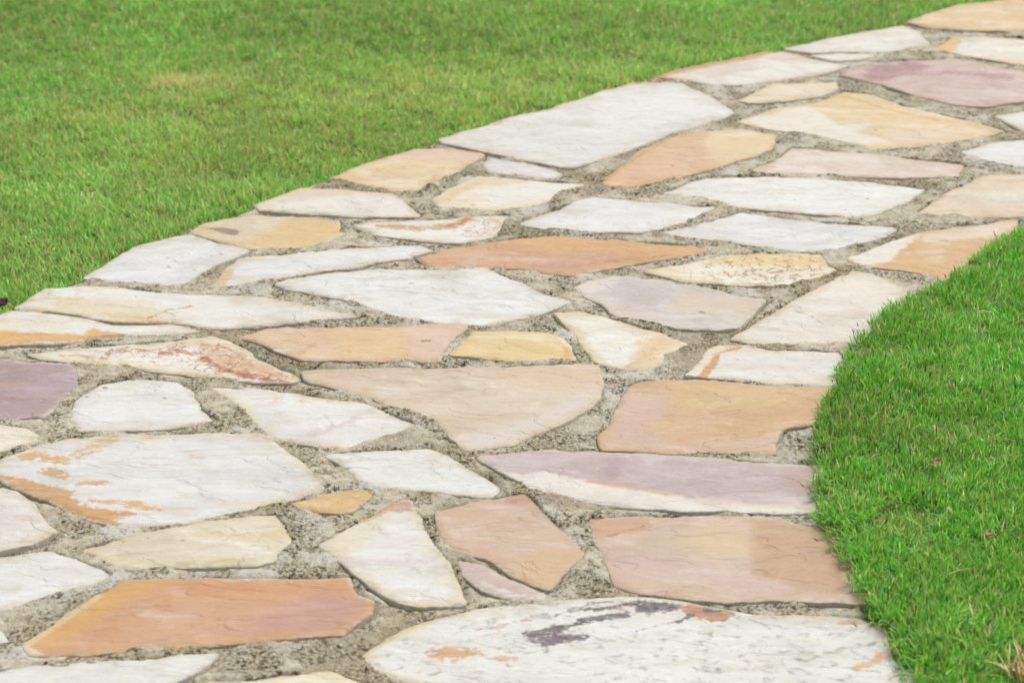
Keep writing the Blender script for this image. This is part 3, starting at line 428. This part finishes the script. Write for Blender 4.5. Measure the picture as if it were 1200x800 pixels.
# ------------------------------------------------------------------ mortar bed = the path itself (built after the outlines are known, parent of the stones)
def mat_mortar():
    m = bpy.data.materials.new('mortar'); t = NT(m); co = t.n('TexCoord').outputs['Object']
    nA = t.noise(co, 9, 4, .6); nB = t.noise(co, 45, 5, .7); nC = t.noise(co, 190, 5, .75); nD = t.noise(co, 420, 3, .7); nE = t.noise(t.mapping(co, (3, 7, 0)), 16, 4, .65)
    c = t.mix(t.ramp(nB, .36, .62), lin('#d2c3a9'), lin('#eee2cd'))
    c = t.mix(t.ramp(nA, .48, .60, 0, .85), c, lin('#e9e4d9'))
    dirt = t.ramp(nE, .42, .58)
    c = t.mix(t.math('MULTIPLY', dirt, .55), c, lin('#b9aa8a'))
    nP = t.noise(t.mapping(co, (8, 2, 0)), 4.5, 4, .6)
    c = t.mix(t.ramp(nP, .50, .62, 0, .6), c, lin('#ab9675'))
    pitm = t.ramp(nC, .52, .43)
    c = t.mix(t.math('MULTIPLY', pitm, t.ramp(dirt, 0, 1, .15, .9)), c, lin('#64573f'))
    c = t.mix(t.ramp(nC, .57, .66, 0, .7), c, lin('#f2ecdf'))
    spk = t.noise(t.mapping(co, (1, 5, 2)), 105, 3, .6)
    c = t.mix(t.math('MULTIPLY', t.ramp(spk, .565, .63), t.ramp(dirt, 0, 1, .10, .9)), c, lin('#43382a'))
    v = t.voro(co, 170); sx = t.n('SeparateColor'); t.t.links.new(v.outputs['Color'], sx.inputs[0])
    grit = t.math('MULTIPLY', t.ramp(v.outputs['Distance'], .42, .30), t.ramp(sx.outputs[1], .55, .6))
    c = t.mix(t.math('MULTIPLY', grit, .7), c, t.mix(sx.outputs[0], lin('#a58f74'), lin('#f4efe6')))
    c = t.mix(t.ramp(nD, .61, .70, 0, .5), c, lin('#6b5f4a'))
    h = t.math('ADD', t.math('MULTIPLY', nB, 1.2), nC); h = t.math('SUBTRACT', h, t.math('MULTIPLY', t.ramp(spk, .58, .68), .7))
    h = t.math('ADD', h, t.math('MULTIPLY', grit, .5)); h = t.math('ADD', h, t.math('MULTIPLY', nD, .35))
    t.out(t.principled(c, .92, t.bump(h, .6, .006), .15).outputs[0]); return m

path = bpy.data.objects.new('path', bpy.data.meshes.new('path')); COL.objects.link(path); tag(path, None, None, 'structure')

_n = []
for i, S in enumerate(STONES):
    q_ = PX(S[1]); q_ = np.vstack([q_, q_[:1]])
    for a_, b_ in zip(q_[:-1], q_[1:]):
        k_ = max(1, int(np.hypot(*(b_ - a_)) / .006)); _n += [(*(a_ + (b_ - a_) * j / k_), i) for j in range(k_)]
NEIGH = np.array(_n)
for i, S in enumerate(STONES):
    label, pts, cols, ang, lay, rim = S[:6]
    make_stone(i, PX(pts), cols, ang, lay, rim, label, path, S[6] if len(S) > 6 else 0)

# stones of the path beyond the frame: cells between the traced stones and the path's edge
def fill_stones():
    r = np.random.default_rng(3); seeds = []
    edge = []
    ring = np.vstack([PATH, PATH[:1]])
    for a, b in zip(ring[:-1], ring[1:]):
        k = max(1, int(np.hypot(*(b - a)) / .05))
        edge += [a + (b - a) * j / k for j in range(k)]
    edge = np.array(edge); traced = np.vstack(OUTLINES)
    cand = r.uniform([-1.7, 1.4], [3.6, 6.4], (5000, 2)); cand = cand[sdf(cand, PATH) < -.10]
    ok = np.array([np.hypot(*(traced[::3] - c).T).min() > .13 for c in cand])
    for o in OUTLINES: ok &= ~inside(cand, o[::3])
    for p in cand[ok]:
        p = p[None]
        w = p[0][1] * math.cos(PITCH) + CAM_H * math.sin(PITCH); X = 600 + FPX * p[0][0] / w
        Y = 400 - FPX * (p[0][1] * math.sin(PITCH) - CAM_H * math.cos(PITCH)) / w
        if -20 < X < 1220 and -20 < Y < 815: continue
        if any(np.hypot((p[0][0] - s[0]) / 1.25, p[0][1] - s[1]) < .21 for s in seeds): continue
        seeds.append(p[0])
    pal = [WHT, COOL, CREAM, WARM, ('#dfcbb8', '#d8c2ae'), ('#e2bf9c', '#dcb28c'), ('#d5b9b4', '#cfaea8'), WHT]
    for k, s in enumerate(seeds):
        poly = [s + np.array(v) for v in ((-.4, -.3), (.4, -.3), (.4, .3), (-.4, .3))]
        for others, gap in ((np.array([q for q in seeds if q is not s]), .016), (traced, .03), (edge, .0)):
            near = others[np.hypot(*(others - s).T) < .75]
            for q in near:
                n = q - s; L = np.hypot(*n)
                if L < 1e-6: continue
                n = n / L; lim = (L / 2 - gap) if others is not traced and others is not edge else (L - gap)
                new = []
                for a, b in zip(poly, poly[1:] + poly[:1]):
                    da, db = (a - s) @ n - lim, (b - s) @ n - lim
                    if da <= 0: new.append(a)
                    if da * db < 0: new.append(a + (b - a) * da / (da - db))
                poly = new
                if len(poly) < 3: break
            if len(poly) < 3: break
        if len(poly) < 3: continue
        P = np.array(poly); keep = np.hypot(*(P - np.roll(P, 1, 0)).T) > .015; P = P[keep]
        if len(P) < 3 or abs(area(P)) < .006: continue
        make_stone(100 + k, P, pal[k % len(pal)], random.uniform(-30, 30), [], '#dcc4a0', None, path, grid=.014)
fill_stones()

def build_mortar():
    st = .0035
    gx, gy = np.meshgrid(np.arange(-1.7, 3.9, st), np.arange(1.35, 6.45, st)); ny, nx = gx.shape
    P = np.column_stack([gx.ravel(), gy.ravel()])
    keep = np.zeros(len(P), bool); coarse = 8                       # cheap reject first
    cs = P.reshape(ny, nx, 2)[::coarse, ::coarse].reshape(-1, 2); cd = sdf(cs, PATH) < .03
    cd = np.repeat(np.repeat(cd.reshape(-(-ny // coarse), -(-nx // coarse)), coarse, 0), coarse, 1)[:ny, :nx].ravel()
    ids = np.nonzero(cd)[0]; dp = np.full(len(P), 1.0); dp[ids] = sdf(P[ids], PATH)
    ds = np.full(len(P), .2)                                        # distance to the nearest stone, negative inside
    X, Y = P.T
    for o in OUTLINES:
        lo, hi = o.min(0) - .04, o.max(0) + .04
        i0, i1 = np.searchsorted(gx[0], [lo[0], hi[0]]); j0, j1 = np.searchsorted(gy[:, 0], [lo[1], hi[1]])
        sub = (np.arange(j0, j1)[:, None] * nx + np.arange(i0, i1)[None]).ravel()
        if len(sub) == 0: continue
        oo = o[::2]
        ds[sub] = np.minimum(ds[sub], sdf(P[sub], oo))
    use = (dp < .012) & (ds > -.012)
    q = use.reshape(ny, nx); cell = (q[:-1, :-1] & q[1:, :-1] & q[:-1, 1:] & q[1:, 1:]); jj, ii = np.nonzero(cell)
    base = jj * nx + ii; F = np.column_stack([base, base + 1, base + nx + 1, base + nx])
    vid, inv = np.unique(F, return_inverse=True); F = inv.reshape(-1, 4)
    p = P[vid]; x, y = p.T; d = ds[vid]; e = dp[vid]
    big = fbm(x, y, 7, 3, 1.1); mid = fbm(x, y, 38, 3, 2.2); fin = fbm(x, y, 130, 2, 3.3)
    z = -.0004 + .0014 * big + .0013 * mid + .0010 * fin
    pit = np.clip(fbm(x, y, 60, 2, 8.8) - .35, 0, 1); z -= .008 * pit
    g = np.clip(.10 + 1.7 * fbm(x, y, 6, 2, 5.5), 0, 1)             # open groove along a stone, in places
    z -= .0085 * g * np.exp(-(np.maximum(d, 0) / .0045) ** 2)
    sm = np.clip(2.2 * fbm(x, y, 8, 2, 9.1) + .10, 0, 1)            # mortar wiped up against and over a stone edge
    z += sm * (.0022 * np.exp(-(np.maximum(d, 0) / .02) ** 2))
    over = np.clip(sm * 1.6 - .72, 0, 1) * np.clip((d + .007 + .003 * mid) / .006, 0, 1); z = z + over * (d < .004) * .0022 - np.clip((-d - .004 - .008 * over) / .004, 0, 1) * .02
    z = np.where(e > -.004, z - np.clip((e + .004) / .012, 0, 1.4) * .03, z)
    me = path.data
    me.vertices.add(len(p)); me.vertices.foreach_set('co', np.column_stack([x, y, z]).astype(np.float32).ravel())
    me.loops.add(F.size); me.loops.foreach_set('vertex_index', F.astype(np.int32).ravel())
    me.polygons.add(len(F)); me.polygons.foreach_set('loop_start', np.arange(0, F.size, 4, dtype=np.int32))
    me.polygons.foreach_set('use_smooth', np.ones(len(F), bool))
    me.update(calc_edges=True); me.validate(); me.materials.append(mat_mortar())
build_mortar()

# ------------------------------------------------------------------ grass
def mat_grass():
    m = bpy.data.materials.new('grass_blade'); t = NT(m)
    bc = t.attr('blade').outputs['Color']
    ti = t.n('Attribute', attribute_name='tint', attribute_type='INSTANCER').outputs['Fac']
    va = t.n('Attribute', attribute_name='vari', attribute_type='INSTANCER').outputs['Fac']
    c = t.mix(t.math('MULTIPLY', ti, .75, True), bc, lin('#b9b76a', .95)); c = t.mix(t.ramp(ti, .55, .95, 0, .85), c, lin('#d8c494', .85))
    h = t.n('HueSaturation'); t.put(h.inputs['Hue'], t.ramp(va, 0, 1, 0.497, .523, 'LINEAR')); t.put(h.inputs['Value'], t.ramp(va, 0, 1, .76, 1.18, 'LINEAR')); t.put(h.inputs['Color'], c)
    b = t.principled(h.outputs[0], .45, None, .35)
    tr = t.n('BsdfTranslucent'); t.put(tr.inputs[0], h.outputs[0])
    mx = t.n('MixShader'); mx.inputs[0].default_value = .45
    t.t.links.new(b.outputs[0], mx.inputs[1]); t.t.links.new(tr.outputs[0], mx.inputs[2]); t.out(mx.outputs[0]); return m
GRASS = mat_grass()
GREENS_L = ['#78a83e', '#8ab652', '#669c38', '#95bd60', '#7eac54', '#9cc070', '#588f34', '#82b042', '#6d8f3c']
GREENS_R = ['#5f9a1e', '#74a82c', '#4f8c1c', '#84b040', '#5c9428', '#93b85a', '#447d1c', '#6fa322', '#66a054', '#7fa440', '#4c8f30', '#58a020', '#68ac2c']
DRY = ['#c9b67c', '#b59a62', '#a98f5e', '#d6c795', '#9a7a58']

def blade(V, F, C, base, h, w, az, lean, curl, col, tip, seg=3):
    d = np.array([math.cos(az), math.sin(az)]); s = np.array([-d[1], d[0]]); tw = random.uniform(-.7, .7)
    s = s * math.cos(tw) + d * math.sin(tw)
    n0 = len(V); p = np.array([base[0], base[1], 0.0]); a = lean; L = h / seg
    for k in range(seg + 1):
        ww = w * (1.0, .95, .7, 0)[k] if seg == 3 else w * (1 - k / seg)
        cc = [c0 * (1 - k / seg) + c1 * k / seg for c0, c1 in zip(col, tip)]
        if k < seg:
            V += [(p[0] - s[0] * ww / 2, p[1] - s[1] * ww / 2, p[2]), (p[0] + s[0] * ww / 2, p[1] + s[1] * ww / 2, p[2])]; C += [cc, cc]
            p = p + L * np.array([d[0] * math.sin(a), d[1] * math.sin(a), math.cos(a)]); a += curl / seg
        else:
            V.append(tuple(p)); C.append(cc)
    for k in range(seg - 1): F.append((n0 + 2 * k, n0 + 2 * k + 1, n0 + 2 * k + 3, n0 + 2 * k + 2))
    F.append((n0 + 2 * seg - 2, n0 + 2 * seg - 1, n0 + 2 * seg))

def tuft(name, nbl, rad, h0, h1, w0, w1, greens, dry, lean, seedheads=0):
    V, F, C = [], [], []
    for _ in range(nbl):
        r, t = rad * math.sqrt(random.random()), random.uniform(0, 6.283)
        g = lin(random.choice(DRY if random.random() < dry else greens), .84)
        tip = tuple(min(1, v * random.uniform(.85, 1.12)) for v in g[:3]) + (1,)
        if random.random() < .12: tip = lin(random.choice(DRY), 1.3)
        blade(V, F, C, (r * math.cos(t), r * math.sin(t)), random.uniform(h0, h1), random.uniform(w0, w1), random.uniform(0, 6.283), abs(random.gauss(0, lean)), random.uniform(-.1, 1.1), g, tip)
    for _ in range(seedheads):
        az = random.uniform(0, 6.283); hh = h1 * random.uniform(1.0, 1.35)
        blade(V, F, C, (0, 0), hh, .0011, az, random.uniform(.05, .35), .25, lin('#7d9a4c'), lin('#7d9a4c'))
        b = V[-1]
        for q in range(4):
            f = .82 + .06 * q
            blade(V, F, C, (b[0] * f, b[1] * f), 0.005, .0014, az + random.uniform(-1, 1), .3, .2, lin('#5b4a55'), lin('#7a6a6a'))
            for k in range(1, 8): V[-k] = (V[-k][0], V[-k][1], V[-k][2] + b[2] * f)
    me = bpy.data.meshes.new(name); me.from_pydata(V, [], F); me.update()
    me.polygons.foreach_set('use_smooth', [True] * len(me.polygons)); me.materials.append(GRASS)
    set_attr(me, 'blade', np.array(C), 'FLOAT_COLOR')
    return bpy.data.objects.new(name, me)

def grass_object(name, pts, z, rot, scl, tint, vari, var, variants, label):
    me = bpy.data.meshes.new(name); me.vertices.add(len(pts))
    me.vertices.foreach_set('co', np.column_stack([pts, z]).astype(np.float32).ravel())
    for nm, v, k in (('rot', rot, 'FLOAT_VECTOR'), ('scl', scl, 'FLOAT'), ('tint', tint, 'FLOAT'), ('vari', vari, 'FLOAT'), ('pick', var, 'FLOAT')): set_attr(me, nm, v, k)
    me.materials.append(GRASS)
    o = bpy.data.objects.new(name, me); COL.objects.link(o); tag(o, label, 'grass', 'stuff')
    g = bpy.data.node_groups.new(name, 'GeometryNodeTree')
    g.interface.new_socket('Geometry', in_out='INPUT', socket_type='NodeSocketGeometry'); g.interface.new_socket('Geometry', in_out='OUTPUT', socket_type='NodeSocketGeometry')
    N = g.nodes.new; L = g.links.new; gi, go, jn = N('NodeGroupInput'), N('NodeGroupOutput'), N('GeometryNodeJoinGeometry')
    def na(nm, k):
        a = N('GeometryNodeInputNamedAttribute'); a.data_type = k; a.inputs[0].default_value = nm; return a.outputs[0]
    pk, ro, sc = na('pick', 'FLOAT'), na('rot', 'FLOAT_VECTOR'), na('scl', 'FLOAT')
    for k, v in enumerate(variants):
        cmp_ = N('FunctionNodeCompare'); cmp_.data_type = 'FLOAT'; cmp_.operation = 'EQUAL'; L(pk, cmp_.inputs[0]); cmp_.inputs[1].default_value = k; cmp_.inputs['Epsilon'].default_value = .1
        oi = N('GeometryNodeObjectInfo'); oi.inputs[0].default_value = v
        ip = N('GeometryNodeInstanceOnPoints')
        L(gi.outputs[0], ip.inputs['Points']); L(cmp_.outputs[0], ip.inputs['Selection']); L(oi.outputs['Geometry'], ip.inputs['Instance']); L(ro, ip.inputs['Rotation']); L(sc, ip.inputs['Scale'])
        L(ip.outputs[0], jn.inputs[0])
    L(jn.outputs[0], go.inputs[0])
    md = o.modifiers.new('tufts', 'NODES'); md.node_group = g
    return o

NB = 9
left_v = [tuft('lawn_tuft', 54, .030, .010, .023, .0012, .0022, GREENS_L, .13, .75) for _ in range(NB)] + [tuft('lawn_edge_tuft', 10, .008, .012, .026, .0014, .0024, GREENS_L, .15, .6) for _ in range(NB)]
right_v = [tuft('lawn_tuft', 100, .028, .009, .022, .0010, .0020, GREENS_R, .07, .8, 1 if k % 8 == 0 else 0) for k in range(NB)] + [tuft('lawn_edge_tuft', 17, .009, .009, .021, .0010, .0020, GREENS_R, .07, .8, 1 if k == 0 else 0) for k in range(NB)]

def scatter(side):
    out = []
    for dens, small in ((2100, 0), (6000, 1)):
        X0, X1, Y0, Y1 = -3.2, 4.2, 1.3, 8.2
        n = int(dens * (X1 - X0) * (Y1 - Y0)); p = rng.uniform([X0, Y0], [X1, Y1], (n, 2))
        isr = p[:, 0] > np.interp(p[:, 1], [1.0, 2.05, 2.6, 3.2, 3.6, 4.1, 4.6, 5.05, 9], [0.0, .1, .1, .1, .35, .9, 1.7, 3.5, 3.6])
        p = p[isr == (side == 'R')]
        far = np.hypot(p[:, 0] - .2, p[:, 1] - 3.4); p = p[rng.random(len(p)) < np.clip(1.5 - far / 5.5, .25, 1)]
        z, d = lawn_z(p)
        jit = .007 * fbm(p[:, 0], p[:, 1], 14, 2, 4.4) if side == 'R' else .004 * fbm(p[:, 0], p[:, 1], 14, 2, 4.4)
        sel = ((d + jit > (.022 if side == 'R' else .034)) if not small else ((d + jit > (-.017 if side == 'R' else .008)) & (d < .06)))
        p, z, d = p[sel], z[sel], d[sel]; out.append((p, z, d, np.full(len(p), small)))
    p = np.vstack([o[0] for o in out]); z = np.concatenate([o[1] for o in out]); d = np.concatenate([o[2] for o in out]); sm = np.concatenate([o[3] for o in out])
    n = len(p); pick = rng.integers(0, NB, n) + sm * NB
    rot = np.column_stack([rng.normal(0, .12, n), rng.normal(0, .12, n), rng.uniform(0, 6.283, n)])
    if side == 'R':                                   # blades at the rim flop outwards over the stones
        e_ = np.nonzero((sm == 1) & (d < .008))[0]; q_ = p[e_]
        gx_ = sdf(q_ + [.004, 0], PATH) - sdf(q_ - [.004, 0], PATH); gy_ = sdf(q_ + [0, .004], PATH) - sdf(q_ - [0, .004], PATH)
        rot[e_, 2] = np.arctan2(-gy_, -gx_) - math.pi / 2 + rng.normal(0, .5, len(e_)); rot[e_, 0] = -np.clip(rng.normal(.35, .25, len(e_)), 0, .9)
    big = fbm(p[:, 0], p[:, 1], 1.6, 3, 6.6); med = fbm(p[:, 0], p[:, 1], 7, 3, 1.9)
    scl = np.clip(1 + .12 * big + .14 * med + rng.normal(0, .1, n), .6, 1.5)
    if side == 'L':
        tint = .13 + .10 * big + .20 * med + rng.normal(0, .10, n)
        for (x, y, rx, ry, k) in ((222, 87, .13, .10, .52), (118, 126, .12, .06, .5), (620, 90, .5, .30, .28), (420, 100, .35, .22, .18), (250, 150, .4, .3, .12)):
            c = px(x, y); tint += k * np.exp(-((p[:, 0] - c[0]) / rx) ** 2 - ((p[:, 1] - c[1]) / ry) ** 2)
        tint -= .22 * np.clip((p[:, 1] - 4.35) / .4, 0, 1); tint -= .12 * np.clip((-.55 - p[:, 0]) / .5, 0, 1)
    else:
        tint = .02 + .12 * big + .13 * med + rng.normal(0, .07, n)
    lush = np.zeros(n)
    if side == 'L':
        lush += np.clip((p[:, 1] - 4.35) / .6, 0, 1) * .12 + .06 * fbm(p[:, 0], p[:, 1], 2.2, 2, 31.0)
        for (x, y, rx, ry, k) in ((375, 27, .16, .12, .45), (480, 42, .22, .10, .35), (735, 25, .18, .14, .3), (60, 30, .35, .2, .25), (110, 75, .2, .12, .15)):
            c = px(x, y); lush += k * np.exp(-((p[:, 0] - c[0]) / rx) ** 2 - ((p[:, 1] - c[1]) / ry) ** 2)
        tint -= lush * .5
    vari = np.clip(.5 - lush + .35 * fbm(p[:, 0], p[:, 1], 3.3, 3, 12.1) + rng.normal(0, .2, n), 0, 1)
    return p, z - .002, rot, scl, np.clip(tint, 0, 1), vari, pick

lab = {'L': 'short mown yellowish green grass with a straw-coloured bare patch', 'R': 'longer bright green grass spilling over the edge of the stones'}
for side, vs in (('L', left_v), ('R', right_v)):
    grass_object('grass', *scatter(side), vs, lab[side])

# ------------------------------------------------------------------ small things lying in the grass
def mat_plain(name, a, b, sc):
    m = bpy.data.materials.new(name); t = NT(m); co = t.n('TexCoord').outputs['Object']; n = t.noise(co, sc, 4, .6)
    t.out(t.principled(t.mix(t.ramp(n, .35, .65), lin(a), lin(b)), .75, t.bump(n, .4, .002), .2).outputs[0]); return m
def dead_leaf(x, y, ln, wd, rz, z, cols, label):
    c = px(x, y); V, F = [], []; nu, nv = 12, 6
    for a in range(nu + 1):
        u = a / nu; w = wd * math.sin(math.pi * min(1, u * .96 + .02)) ** .75 * (1 + .12 * math.sin(a * 2.3))
        for b in range(nv + 1):
            v = b / nv * 2 - 1
            V.append(((u - .5) * ln, v * w / 2, .35 * wd * (v * v) + .18 * ln * (u - .5) ** 2 * 2 + random.uniform(-1, 1) * .0006))
    for a in range(nu):
        for b in range(nv):
            k = a * (nv + 1) + b; F.append((k, k + 1, k + nv + 2, k + nv + 1))
    o = mesh_obj('dead_leaf', V, F, mat_plain('dead_leaf', cols[0], cols[1], 90)); o.location = (c[0], c[1], z); o.rotation_euler = (random.uniform(-.4, .4), random.uniform(-.3, .3), rz)
    so = o.modifiers.new('thickness', 'SOLIDIFY'); so.thickness = .0006
    tag(o, label, 'leaf'); return o
dead_leaf(-1, 362, .034, .022, .9, .006, ('#4b333a', '#6a4a50'), 'dark purple dead leaf lying against the cream cracked stone')
dead_leaf(1094, 570, .017, .009, .3, .036, ('#b98e68', '#d9b48c'), 'curled brown dead leaf lying in long grass beside the lavender slab')
dead_leaf(1156, 656, .015, .009, 1.2, .036, ('#bd9270', '#d9b48c'), 'tiny reddish brown dead leaf in the long grass')

V, F, C = [], [], []
for _ in range(80):
    g = lin(random.choice(['#cdb27a', '#b8935a', '#a67f4c', '#d8c494', '#937048']), 1.45); r, a = .022 * math.sqrt(random.random()), random.uniform(0, 6.283)
    blade(V, F, C, (r * math.cos(a), r * math.sin(a)), random.uniform(.022, .045), random.uniform(.0016, .003), random.uniform(0, 6.283), random.uniform(.3, 1.35), random.uniform(0, .8), g, g)
mg = bpy.data.materials.new('straw'); t = NT(mg); t.out(t.principled(t.attr('blade').outputs['Color'], .7, None, .2).outputs[0])
clump = mesh_obj('dry_grass_clump', V, F, mg); set_attr(clump.data, 'blade', np.array(C), 'FLOAT_COLOR')
c = px(1201, 806); clump.location = (c[0], c[1], .016); tag(clump, 'straw-brown clump of dead grass beside the green blades', 'dry grass')

V, F = [], []
for k in range(9):
    u = k / 8
    for j in range(5):
        a = j / 5 * 6.283; rr = .0011 * (1.1 - .5 * u); V.append(((u - .5) * .032, rr * math.cos(a) + .003 * math.sin(u * 3), rr * math.sin(a) + .003 * u))
for k in range(8):
    for j in range(5): F.append((k * 5 + j, k * 5 + (j + 1) % 5, (k + 1) * 5 + (j + 1) % 5, (k + 1) * 5 + j))
twig = mesh_obj('dry_twig', V, F, mat_plain('dry_twig', '#c9b070', '#dcc890', 200)); c = px(1122, 706); twig.location = (c[0], c[1], .042); twig.rotation_euler = (0, 0, .3)
tag(twig, 'pale straw twig lying across the long green grass', 'twig')
